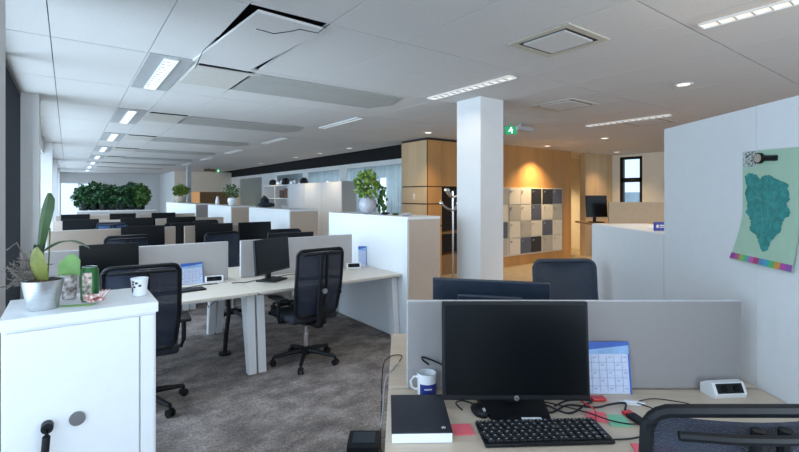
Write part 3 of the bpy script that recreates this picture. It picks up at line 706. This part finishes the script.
for k in range(5):
    a = 2*PI*k/5; m.box(-.0015, .0015, .002, .009, .0381, .0386, M=Matrix.Translation((.078, -.118, 0)) @ Matrix.Rotation(a, 4, 'Z'))
m.build('cover_mark', PAPER, nb)
mg = fthing('mug', 'white mug with a blue band and white lettering, beside the foreground screen', 'mug', .118, 1.955)
MB().lathe([(.036, .001), (.040, .004), (.042, .05), (.042, .095), (.0385, .095), (.038, .01), (.005, .008)], seg=32).build('cup_body', CER, mg, smooth=True)
MB().tube([(-.040, -.005, .078), (-.058, -.012, .082), (-.070, -.015, .062), (-.064, -.013, .036), (-.050, -.01, .026), (-.040, -.005, .028)], .0055, 8).build('handle', CER, mg, smooth=True)
def curved(x0, x1, z0, z1, r, n=12):
    return lambda a, c: Vector((r*math.sin((x0+(x1-x0)*a)/r), -r*math.cos((x0+(x1-x0)*a)/r), z0+(z1-z0)*c))
bd = MB().sheet(curved(-.034, .062, .008, .056, .0426), 14, 1, .0008).build('blue_band', NAVYB, mg, smooth=True)
m = MB()
for x, w_ in ((-.012, .004), (-.006, .004), (0, .005), (.008, .006), (.016, .004)): m.sheet(curved(x, x+w_, .034, .040, .0434), 2, 1, .0006)
m.build('lettering', PAPER, bd)
place(MB().box(-.037, .037, -.037, .037, .0008, .004), 'sticky_note_pad', PINK, .232, 1.655, DT, R(4), 'pink sticky note pad between notebook and keyboard', 'sticky notes')
place(MB().box(-.037, .037, -.037, .037, .0008, .006), 'sticky_note_pad', PINK, .765, 1.75, DT, R(-14), 'pink sticky note pad behind the keyboard under the cables', 'sticky notes')
place(MB().box(-.037, .037, -.042, .042, .0008, .005), 'sticky_note_pad', GREENN, .83, 1.72, DT, R(-5), 'green sticky note pad behind the keyboard', 'sticky notes')
place(MB().box(-.07, .07, -.05, .05, .0008, .004), 'sticky_note_pad', PINK, .86, 1.50, DT, R(-10), 'large pink sticky note pad right of the keyboard', 'sticky notes')
place(MB().box(-.03, .03, -.018, .018, .0008, .012, bev=.003), 'red_holder', RED, .835, 1.90, DT, R(4), 'small red holder at the foot of the foreground calendar', 'holder')
place(MB().box(-.05, .05, -.001, .001, .0008, .006).box(-.028, .028, -.02, .02, .0008, .004), 'paper_slip', PAPER, .965, 1.87, DT, R(-10), 'white paper scrap right of the calendar foot', 'paper')
us_ = fthing('usb_reader', 'small black reader with a red end right of the green notes', 'usb stick', .905, 1.73, DT, R(12))
MB().box(-.02, .02, -.045, .03, .001, .014, bev=.003).build('body', BLACK, us_)
MB().box(-.019, .019, .03, .055, .001, .013, bev=.003).build('cap', RED, us_)
place(MB().box(-.085, .085, -.03, .03, .001, .012, bev=.003).box(-.07, .02, -.02, -.012, .012, .013), 'small_device', BLACK, .66, 1.385, DT, R(2), 'dark gadget with white marks below the keyboard', 'device')
def cable(pts, label, X0=0, r=.003, m=BLACK, name='cable'):
    P_ = []
    for x, z, h in pts: a = F(x, z); P_.append((a[0], a[1], h))
    # smooth by catmull-rom
    Q = []
    V_ = [Vector(p) for p in P_]; V_ = [V_[0]]+V_+[V_[-1]]
    for i in range(1, len(V_)-2):
        for s in range(6):
            t = s/6; p0, p1, p2, p3 = V_[i-1:i+3]
            Q.append(.5*((2*p1)+(p2-p0)*t+(2*p0-5*p1+4*p2-p3)*t*t+(3*p1-p0-3*p2+p3)*t**3))
    Q.append(V_[-2])
    return tag(MB().tube(Q, r, 6).build(name, m, smooth=True), label, 'cable')
z_ = DT+.005
cable([(.52, 1.80, z_), (.60, 1.78, z_), (.68, 1.82, z_+.01), (.78, 1.80, z_+.01), (.86, 1.84, z_+.004), (.93, 1.86, z_), (.90, 1.80, z_)], 'black cable looping behind the keyboard towards the calendar', r=.004)
cable([(.50, 1.86, z_), (.58, 1.83, z_+.01), (.66, 1.76, z_+.006), (.75, 1.82, z_+.012), (.80, 1.88, z_), (.70, 1.86, z_+.012), (.62, 1.80, z_+.016)], 'tangled black cable right of the monitor base', r=.004)
cable([(.56, 1.88, z_), (.62, 1.84, z_+.008), (.72, 1.74, z_+.02), (.80, 1.70, z_+.007), (.88, 1.68, z_+.004), (.98, 1.72, z_), (1.02, 1.80, z_), (.98, 1.86, z_)], 'thin black cable curling to the right of the red-ended reader', r=.0025)
cable([(1.0, 1.88, z_), (1.08, 1.90, z_), (1.18, 1.86, z_), (1.25, 1.80, z_)], 'thin black cable running towards the socket box', r=.002)
cable([(.72, 1.58, z_), (.80, 1.585, z_), (.86, 1.60, z_), (.885, 1.60, z_)], 'short black cable leaving the right side of the keyboard', r=.003)
cable([(.74, 1.83, z_+.02), (.76, 1.76, z_+.02), (.74, 1.70, z_+.006)], 'red cable over the pink notes', r=.003, m=RED)
cable([(.25, 1.80, z_), (.23, 1.84, z_+.01), (.27, 1.88, z_), (.34, 1.83, z_), (.42, 1.86, z_)], 'black mouse cable behind the foreground mouse', r=.003)
cable([(.13, 1.99, DT+.115), (.105, 1.985, DT+.135), (.10, 1.985, DT+.15), (.13, 1.985, DT+.142), (.17, 1.985, DT+.125), (.20, 1.985, DT+.11)], 'black cord hooked over the screen beside the mug', r=.004)
cable([(.0, 2.33, DT+.004), (.01, 2.42, DT+.004), (-.05, 2.40, DT+.004), (-.085, 2.3, DT-.02), (-.09, 2.2, .5), (-.10, 2.3, .25), (-.12, 2.5, .06), (-.10, 2.75, .02), (-.16, 2.90, .04)], 'black cable hanging off the left end of the foreground desk', r=.0026)
cable([(-.01, 2.30, DT+.004), (-.035, 2.22, DT+.004), (-.068, 2.15, DT-.02), (-.075, 2.05, DT-.10), (-.08, 1.95, DT-.13), (-.075, 1.85, DT-.09), (-.07, 1.8, DT-.05)], 'white cable looping below the left end of the foreground desk', r=.0028, m=GREYV)
pb = fthing('power_box', 'black box on the carpet by the left end of the foreground desk', 'box', -.215, 2.86, 0, R(0))
MB().box(-.11, .09, -.10, .09, .001, .07, bev=.01).build('body', BLACK, pb)
MB().box(-.08, .06, -.07, .06, .07, .074).build('lid', BLUEBK, pb)

# blue sign on the low right cabinet
sg = fthing('desk_sign', 'small blue sign with white marks on the low right cabinet', 'sign', 1.72, 2.98, 1.371, R(20))
MB().box(-.05, .05, -.006, .006, 0, .058, bev=.002).build('plate', mat('sign_blue', (.03, .05, .38), .5), sg)
MB().cyl((-.028, -.0075, .03), (-.028, -.006, .03), .011, seg=14).box(-.008, .04, -.0075, -.006, .032, .038).box(-.008, .04, -.0075, -.006, .020, .026).build('white_marks', PAPER, sg)
place(MB().box(-.10, .10, -.03, .03, 0, .014, bev=.003), 'paper_stack', PAPER, 1.80, 3.20, 1.371, R(60), 'small white pile left of the blue sign on the low cabinet', 'paper')

# ---------------------------------------------------------------- map poster
def PP(s, h, off=.0):       # poster-local: s along the cabinet face towards the viewer, h height
    curl = .012*max(0, (1.55-h)/.25)**2
    a = F(1.608-off-curl, 2.15-s); return Vector((a[0], a[1], h))
def poster_xy(a, c):
    # c: 0 bottom .. 1 top ; left edge bulges outwards at the foot
    left = .038-.068*max(0, 1-c/.45)**1.3; right = .335-.02*max(0, 1-c/.3)
    return left+(right-left)*a, (1.285+.012*(1-a))+(1.806-1.285-.008*a-.012*(1-a))*c
po = tag(MB().sheet(lambda a, c: PP(*poster_xy(a, c)), 10, 16, .0012).build('map_poster', MAPBG, smooth=True), 'pale green map poster with a teal county shape on the tall cabinet', 'poster')
pts = [(0.05, 1.693), (0.082, 1.705), (0.113, 1.697), (0.143, 1.673), (0.168, 1.694), (0.195, 1.69), (0.219, 1.67), (0.261, 1.66), (0.29, 1.646), (0.285, 1.624), (0.298, 1.588), (0.273, 1.562), (0.302, 1.53), (0.268, 1.503), (0.255, 1.476), (0.25, 1.446), (0.225, 1.428), (0.201, 1.393), (0.191, 1.364), (0.163, 1.357), (0.143, 1.382), (0.137, 1.408), (0.102, 1.434), (0.082, 1.456), (0.092, 1.489), (0.06, 1.52), (0.071, 1.562), (0.054, 1.611), (0.071, 1.643)]
jag = []
for i, p in enumerate(pts):
    q = pts[(i+1) % len(pts)]; jag.append(p)
    for t_ in (.2, .4, .6, .8): jag.append((p[0]+(q[0]-p[0])*t_+random.uniform(-.005, .005), p[1]+(q[1]-p[1])*t_+random.uniform(-.005, .005)))
bm = bmesh.new(); vs_ = [bm.verts.new(PP(s, h, .003+.012*max(0, (1.55-h)/.25)**2*0)) for s, h in jag]; f_ = bm.faces.new(vs_)
bmesh.ops.triangulate(bm, faces=[f_]); mb = MB(); mb.bm.free(); mb.bm = bm; mb.build('county_shape', MAPG, po)
m = MB()
for (s0, h0), (s1, h1) in (((.10, 1.60), (.24, 1.55)), ((.12, 1.65), (.16, 1.45)), ((.22, 1.62), (.20, 1.46)), ((.10, 1.50), (.22, 1.50)), ((.15, 1.42), (.19, 1.56)), ((.08, 1.58), (.15, 1.62)), ((.2, 1.6), (.27, 1.57))):
    m.tube([PP(s0, h0, .0045), PP((s0+s1)/2+.01, (h0+h1)/2, .0045), PP(s1, h1, .0045)], .0006, 4)
m.build('roads', mat('map_roads', (.16, .42, .38), .6), po)
for i, c in enumerate([(.35, .05, .35), (.45, .12, .20), (.25, .45, .10), (.10, .40, .30), (.55, .12, .45), (.45, .05, .15), (.10, .25, .50), (.05, .35, .45), (.10, .45, .15), (.65, .30, .05), (.50, .08, .35), (.30, .10, .40)]):
    a0, a1 = i/12, (i+1)/12
    MB().sheet(lambda a, c_: PP(*poster_xy(a0+(a1-a0)*a, .01+.055*c_), .0035), 1, 1, .0008).build('colour_swatch', mat(f'swatch_{"abcdefghijkl"[i]}', c, .6), po)
MB().sheet(lambda a, c_: PP(.045+.08*a, 1.733+.07*c_, .003), 2, 2, .0008).build('corner_picture', mat('picture_patch', (.05, .12, .09), .6, noise=.5, scale=90, color2=(.75, .78, .76)), po)
mgn = thing('magnet_clip', 'round magnet and dark clip holding the map poster up', 'magnet', (0, 0, 0))
c0 = PP(.145, 1.768, .004); d = Vector((-math.cos(TH), math.sin(TH), 0))
MB().cyl(c0, c0+d*.012, .024, seg=24).build('magnet_rim', BLACK, mgn)
MB().cyl(c0+d*.012, c0+d*.014, .019, seg=24).build('magnet_face', mat('magnet_tan', (.45, .38, .30), .5), mgn)
MB().tube([PP(.17, 1.766, .008), PP(.19, 1.765, .008), PP(.235, 1.762, .008)], .0125, 8).build('clip', BLACK, mgn)

# ---------------------------------------------------------------- plants and things on the left cabinet
CT = 1.161
def leaf(m, base, tip, w_, bend, n=10, fold=.25):
    base, tip = Vector(base), Vector(tip); d = tip-base; side = d.cross(Vector((0, 0, 1)))
    if side.length < 1e-4: side = Vector((1, 0, 0))
    side.normalize(); bend = Vector(bend); up = side.cross(d).normalized()
    def fn(a, c):
        p = base+d*c+bend*math.sin(c*PI); ww = w_*math.sin(min(1, c*1.02+.03)*PI)**.55*(1-.15*c)
        x = (a-.5)*2; return p+side*x*ww/2+up*abs(x)*ww*fold
    m.sheet(fn, 6, n, .0015)
a = F(-1.395, 1.765)
op = thing('potted_orchid', 'flowerless orchid with broad leaves in a silver metal pot', 'plant', (a[0], a[1], CT), -TH)
op.scale = (.86, .86, .95)
MB().lathe([(.056, 0), (.058, .003), (.078, .112), (.080, .118), (.076, .118), (.073, .10), (.01, .098)], seg=40).build('metal_pot', STEEL, op, smooth=True)
m = MB()
for i in range(60):
    r = .065*math.sqrt(random.random()); q = random.uniform(0, 2*PI); m.ball((r*math.cos(q), r*math.sin(q), .103+random.uniform(-.006, .012)), random.uniform(.006, .012), (1.3, .8, .7), 6)
m.build('bark_chips', SOIL, op)['kind'] = 'stuff'
for lf in (((.015, 0, .11), (.045, .0, .47), .085, (-.03, 0, 0), ORCH), ((.01, .0, .12), (.235, .03, .205), .05, (0, 0, .045), ORCH)):
    m = MB(); leaf(m, *lf[:4]); m.build('leaf', lf[4], op, smooth=True)
def vleaf(pts, ws, tx, mt):   # leaf blade facing the aisle, given centre line and widths
    m = MB(); n = len(pts)-1
    def fn(a, c):
        i = min(n-1, int(c*n)); t_ = c*n-i; p = Vector(pts[i]).lerp(Vector(pts[i+1]), t_); w_ = ws[i]*(1-t_)+ws[i+1]*t_
        x = (a-.5)*2; return p+Vector((x*w_/2, tx*abs(x)*w_, 0))
    m.sheet(fn, 6, n*2, .0018); return m.build('leaf', mt, op, smooth=True)
for ch in [c for c in COL.objects if c.parent == op and c.name.startswith('leaf')]: bpy.data.objects.remove(ch)
vleaf([(.0, .02, .11), (-.018, .01, .17), (-.02, 0, .23), (-.003, -.01, .29), (.014, -.02, .35), (.027, -.02, .41), (.030, -.01, .45), (.026, 0, .475)], [.015, .026, .034, .042, .052, .058, .046, .016], .25, ORCH)
vleaf([(-.0, -.01, .11), (-.003, -.03, .15), (.006, -.05, .19), (.012, -.06, .23), (.015, -.06, .255)], [.05, .072, .075, .055, .015], .2, ORCHY)
m = MB(); leaf(m, (.005, .0, .235), (.235, -.03, .25), .04, (0, 0, .035), fold=.1); m.build('leaf', ORCH, op, smooth=True)
m = MB(); leaf(m, (.0, .0, .235), (-.06, .02, .24), .03, (0, 0, .02)); m.build('leaf', ORCH, op, smooth=True)
MB().tube([(-.01, .0, .1), (-.004, 0, .25), (-.003, 0, .41)], .004, 6).build('plant_stake', mat('dark_stake', (.05, .045, .05), .7), op)
MB().tube([(.012, .01, .1), (.02, .01, .22), (.024, .01, .33)], .003, 6).build('flower_stem', mat('stem_green', (.09, .12, .04), .6), op)
m = MB()
for i in range(55):
    p = Vector((-.03, -.01, .12)); q = [p.copy()]; d_ = Vector((random.uniform(-1, -.2), random.uniform(-.5, .5), random.uniform(-.1, 1))).normalized()
    for s in range(7):
        p = p+d_*.02; d_ = (d_+Vector((random.uniform(-.6, .6), random.uniform(-.6, .6), random.uniform(-.6, .6)))).normalized(); p.x = max(p.x, -.13); p.z = max(p.z, .10); p.z = min(p.z, .27); q.append(p.copy())
    m.tube(q, .0019, 5)
m.tube([(-.05, 0, .12), (-.09, -.0, .22), (-.12, -.0, .27), (-.15, -.02, .24)], .003, 5)
m.build('air_roots', ROOTS, op)['kind'] = 'stuff'

a = F(-1.415, 1.93)
gp = thing('leaf_pot', 'slim patterned pot with a bright lime green leaf on the cabinet', 'plant', (a[0], a[1], CT), -TH)
SPOT = mat('spotted_print', (.10, .04, .03), .5, noise=.3, scale=38, color2=(.80, .74, .72))
MB().lathe([(.022, 0), (.026, .003), (.030, .10), (.028, .104), (.026, .10), (.01, .095)], seg=20).build('pot', SPOT, gp, smooth=True)
m = MB(); m.sheet(lambda a, c: Vector((-.045+.095*a, .01*math.sin(a*PI), .10+.10*c*(.65+.35*math.sin(a*PI))-.02*(1-a))), 8, 6, .002); m.build('lime_leaf', LIMEC, gp, smooth=True)
a = F(-1.305, 1.90)
cn = thing('drink_can', 'tall green drink can with a picture on the cabinet', 'can', (a[0], a[1], CT), -TH)
MB().lathe([(.026, 0), (.033, .006), (.033, .128), (.027, .138), (.027, .141), (.024, .138), (.005, .136)], seg=28).build('can_body', mat('can_green', (.02, .12, .03), .3, metal=.4), cn, smooth=True)
MB().sheet(curved(-.010, .028, .012, .12, .0335), 8, 1, .0006).build('label_picture', mat('can_picture', (.10, .25, .12), .5, noise=.6, scale=60, color2=(.75, .55, .50)), cn, smooth=True)
MB().lathe([(.027, .1405), (.0275, .1425), (.026, .1425), (.025, .1405)], seg=28).build('can_rim', STEEL, cn, smooth=True)
a = F(-1.15, 1.995)
cp = thing('paper_cup', 'white paper cup with dark bean print near the cabinet corner', 'cup', (a[0], a[1], CT), -TH)
MB().lathe([(.026, 0), (.027, .002), (.034, .072), (.036, .075), (.034, .077), (.032, .072), (.005, .01)], seg=28).build('cup_body', PAPER, cp, smooth=True)
m = MB()
for i in range(9):
    x = random.uniform(-.034, .034); z = .015+.05*((i*4) % 9)/9; rr = .0268+.0075*z/.075+.0008
    MB().sheet(curved(x, x+.012, z, z+.011, rr), 3, 1, .0006).build('bean_print', mat('bean_brown', (.05, .035, .03), .6), cp)
place(MB().prism([(-.05, -.008), (.0, -.012), (.06, -.004), (.07, .012), (.0, .010), (-.055, .004)], .001, .004), 'plastic_leaf', LIMEC, -1.295, 1.80, CT, R(14), 'flat lime green strip lying before the can', 'leaf')
m = MB()
for i in range(14): m.box(-.014, .014, -.006, .006, -.004, .004, M=Matrix.Translation((random.uniform(-.03, .03), random.uniform(-.015, .015), .016+random.uniform(0, .02))) @ Matrix.Rotation(random.uniform(0, 3), 4, 'Z') @ Matrix.Rotation(random.uniform(0, 1.2), 4, 'X'))
for i in range(3): m.box(-.03, .03, -.005, .005, -.002, .002, M=Matrix.Translation((.01+.012*i, 0, .035)) @ Matrix.Rotation(R(-50), 4, 'Y'))
place(m, 'sweet_wrapper', mat('wrapper_red', (.60, .08, .05), .4, noise=.4, scale=60, color2=(.85, .70, .65)), -1.235, 1.83, CT, R(10), 'crumpled red and white wrapper beside the green can', 'wrapper')

# plants on the aisle cabinets
def bush(name, label, loc, n, rx, ry, rz_, zc, m_, sz=.06, potprof=None, potm=CER, droop=.5, stems=6, group=None):
    t = thing(name, label, 'plant', loc, 0, group); ph = 0
    if potprof:
        MB().lathe(potprof, seg=28).build('pot', potm, t, smooth=True); ph = potprof[-1][1] if potprof[-1][1] > 0 else .1
    m = MB()
    for i in range(n):
        while True:
            p = Vector((random.uniform(-1, 1), random.uniform(-1, 1), random.uniform(-1, 1)))
            if p.length < 1: break
        c = Vector((p.x*rx, p.y*ry, zc+p.z*rz_)); d = Vector((random.uniform(-1, 1), random.uniform(-1, 1), random.uniform(-1, .8))).normalized()
        s = sz*random.uniform(.6, 1.3); side = d.cross(Vector((random.uniform(-1, 1), random.uniform(-1, 1), random.uniform(-1, 1)))).normalized(); nn = d.cross(side)*.12*s
        b0 = c-d*s; tp = c+d*s
        m.quad(b0, c+side*s*.5+nn, tp, c-side*s*.5+nn)
    m.build('foliage', m_, t)
    m = MB()
    for i in range(stems):
        q = 2*PI*i/stems; m.tube([(.02*math.cos(q), .02*math.sin(q), max(0, zc-rz_-.1)*.0+ph*.6), (rx*.3*math.cos(q), ry*.3*math.sin(q), zc-rz_*.4), (rx*.6*math.cos(q), ry*.6*math.sin(q), zc+rz_*.4)], .006, 5)
    m.build('stems', mat('stem_brown', (.10, .09, .04), .8), t)
    return t
VASE = [(.05, 0), (.095, .02), (.135, .09), (.13, .17), (.09, .235), (.06, .25), (.055, .25), (.08, .23), (.10, .12), (.01, .1)]
bush('potted_pothos', 'bushy trailing plant in a round grey vase beside the corner cupboard', (3.16, 5.0, 1.371), 260, .17, .18, .20, .38, GREENL, .045, [(a_*.85, b_*.9) for a_, b_ in VASE], GREYV)
m = MB()
for i in range(60):
    c = Vector((3.30+random.uniform(-.03, .06), 4.90+random.uniform(-.06, .06), 1.42+random.uniform(0, .35))); s = .04; m.quad(c, c+Vector((s*.6, 0, -s*.5)), c+Vector((0, 0, -s*1.6)), c+Vector((-s*.6, 0, -s*.5)))
pt = [o for o in COL.objects if o.name.startswith('potted_pothos')][0]
q = m.build('trailing_leaves', GREEN, pt); q.location = (-3.16, -5.0, -1.371)
for i, (uu, vv, sc) in enumerate(((3.13, 4.55, .05), (3.15, 4.36, .04), (3.2, 4.2, .05))):
    tag(MB().ball((0, 0, sc*.35), sc, (1, 1.3, .35), 10).build('table_ornament', [BLACK, GREEND, GREYV][i], loc=(uu, vv, 1.371), smooth=True), ['small black ornament right of the grey vase', 'small dark green ornament on the cabinet near the column', 'small grey ornament on the cabinet near the column'][i], 'ornament')
SM = [(.05, 0), (.08, .02), (.105, .1), (.10, .17), (.06, .2), (.05, .2), (.07, .17), (.01, .1)]
bush('potted_shrub', 'spiky leaves in a round white vase on the third aisle cabinet', (3.14, 10.95, 1.371), 90, .20, .20, .17, .34, GREEN, .05, SM, CER)
tag(MB().lathe([(.04, 0), (.055, .03), (.045, .12), (.03, .19), (.02, .22), (.005, .22)], seg=16).build('white_vase', CER, loc=(3.15, 12.3, 1.371), smooth=True), 'slim white vase standing before the brown booth wall', 'vase')
bush('potted_shrub', 'large leafy plant in a cream pot on the farthest aisle cabinet', (3.22, 17.4, 1.371), 160, .28, .28, .20, .42, GREENL, .08, [(.08, 0), (.15, .02), (.18, .15), (.17, .22), (.14, .22), (.01, .2)], mat('cream_pot', (.65, .55, .42), .5))
hb = thing('black_bag', 'black bag lying on the second aisle cabinet', 'bag', (3.25, 9.0, 1.371))
MB().ball((0, 0, .05), .17, (1, 1.3, .3)).ball((.0, .08, .12), .09, (1, 1, 1.1)).build('bag_body', FABRIC, hb, smooth=True)
MB().tube([(0, .0, .12), (0, .03, .22), (0, .12, .24), (0, .16, .14)], .01, 6).build('strap', BLACK, hb)
lbs = 'potted shrub in the dense hedge on the far planter cabinet'
for i in range(7):
    u = .36+i*.225
    bush('potted_shrub', f"{['leftmost', 'second', 'third', 'middle', 'fifth', 'sixth', 'rightmost and lightest'][i]} {lbs}", (u, 15.12+.05*(i % 2), 1.201), 520, .27, .22, .33+.05*(i*3 % 4)/3, .36+.05*(i*3 % 4)/3, GREEND if i < 6 else GREEN, .075, [(.07, 0), (.11, .01), (.13, .2), (.12, .21), (.01, .18)], BLACK, group='hedge of plants on the far planter')

# ---------------------------------------------------------------- right background
def rdesk():
    a = F(3.25, 6.55); t = thing('standing_desk', 'raised desk top beyond the low right cabinet', 'desk', (a[0], a[1], 0), -TH)
    MB().box(-.55, .9, -.35, .38, 1.19, 1.22).build('worktop', WOOD, t)
    for x in (-.4, .75): MB().box(x-.04, x+.04, -.04, .04, 0, 1.19).build('leg', WHITE, t)
    b = F(3.67, 6.3); t2 = thing('desk_screen', 'brown screen in front of the black-framed window, right of a dark monitor', 'desk screen', (b[0], b[1], 0), -TH, 'fabric desk screens')
    MB().box(-.75, .75, -.015, .015, 1.221, 1.515, bev=.004).build('felt_panel', mat('brown_screen', (.42, .30, .19), .8, noise=.03), t2)
    c = F(2.82, 6.45); monitor(c[0], c[1], -TH+R(14), 'black monitor before the oak panel left of the brown screen', 1.221)
    o = [x for x in COL.objects if x.get('label', '').startswith('black monitor before the oak')][0]; o.scale = (.62, .8, .9)
rdesk()
# coat stand beside the niche
a = F(.90, 7.6)
cs = thing('coat_stand', 'chrome coat stand with splayed hooks in front of the dark niche', 'coat stand', (a[0], a[1], 0))
MB().cyl((0, 0, .02), (0, 0, 1.68), .016).cyl((0, 0, 0), (0, 0, .02), .18, seg=24).build('pole', CHROME, cs, smooth=True)
for k in range(6):
    q = k*PI/3+.2; c, s = math.cos(q), math.sin(q); z = 1.58 if k % 2 else 1.36
    MB().tube([(0, 0, z), (c*.10, s*.10, z+.03), (c*.20, s*.20, z+.11)], .022, 6).ball((c*.2, s*.2, z+.12), .036, seg=8).build('hook', CHROME, cs, smooth=True)
# notice and lamp on the right wall
tag(MB().box(UR-.02, UR, 5.18, 5.34, 1.65, 2.0).build('wall_notice', mat('notice_brown', (.22, .17, .10), .6, noise=.4, scale=30)), 'small brown notice on the wall right of the black-framed window', 'notice')
lp = thing('pendant_lamp', 'black pendant lamp by the tall cabinet edge', 'lamp', (9.6, 3.85, 0))
MB().cyl((0, 0, 2.1), (0, 0, H), .006).build('cord', BLACK, lp)
MB().lathe([(.04, 2.12), (.06, 2.1), (.16, 1.88), (.155, 1.88), (.05, 2.08)], seg=20).build('lamp_shade', BLACK, lp, smooth=True)
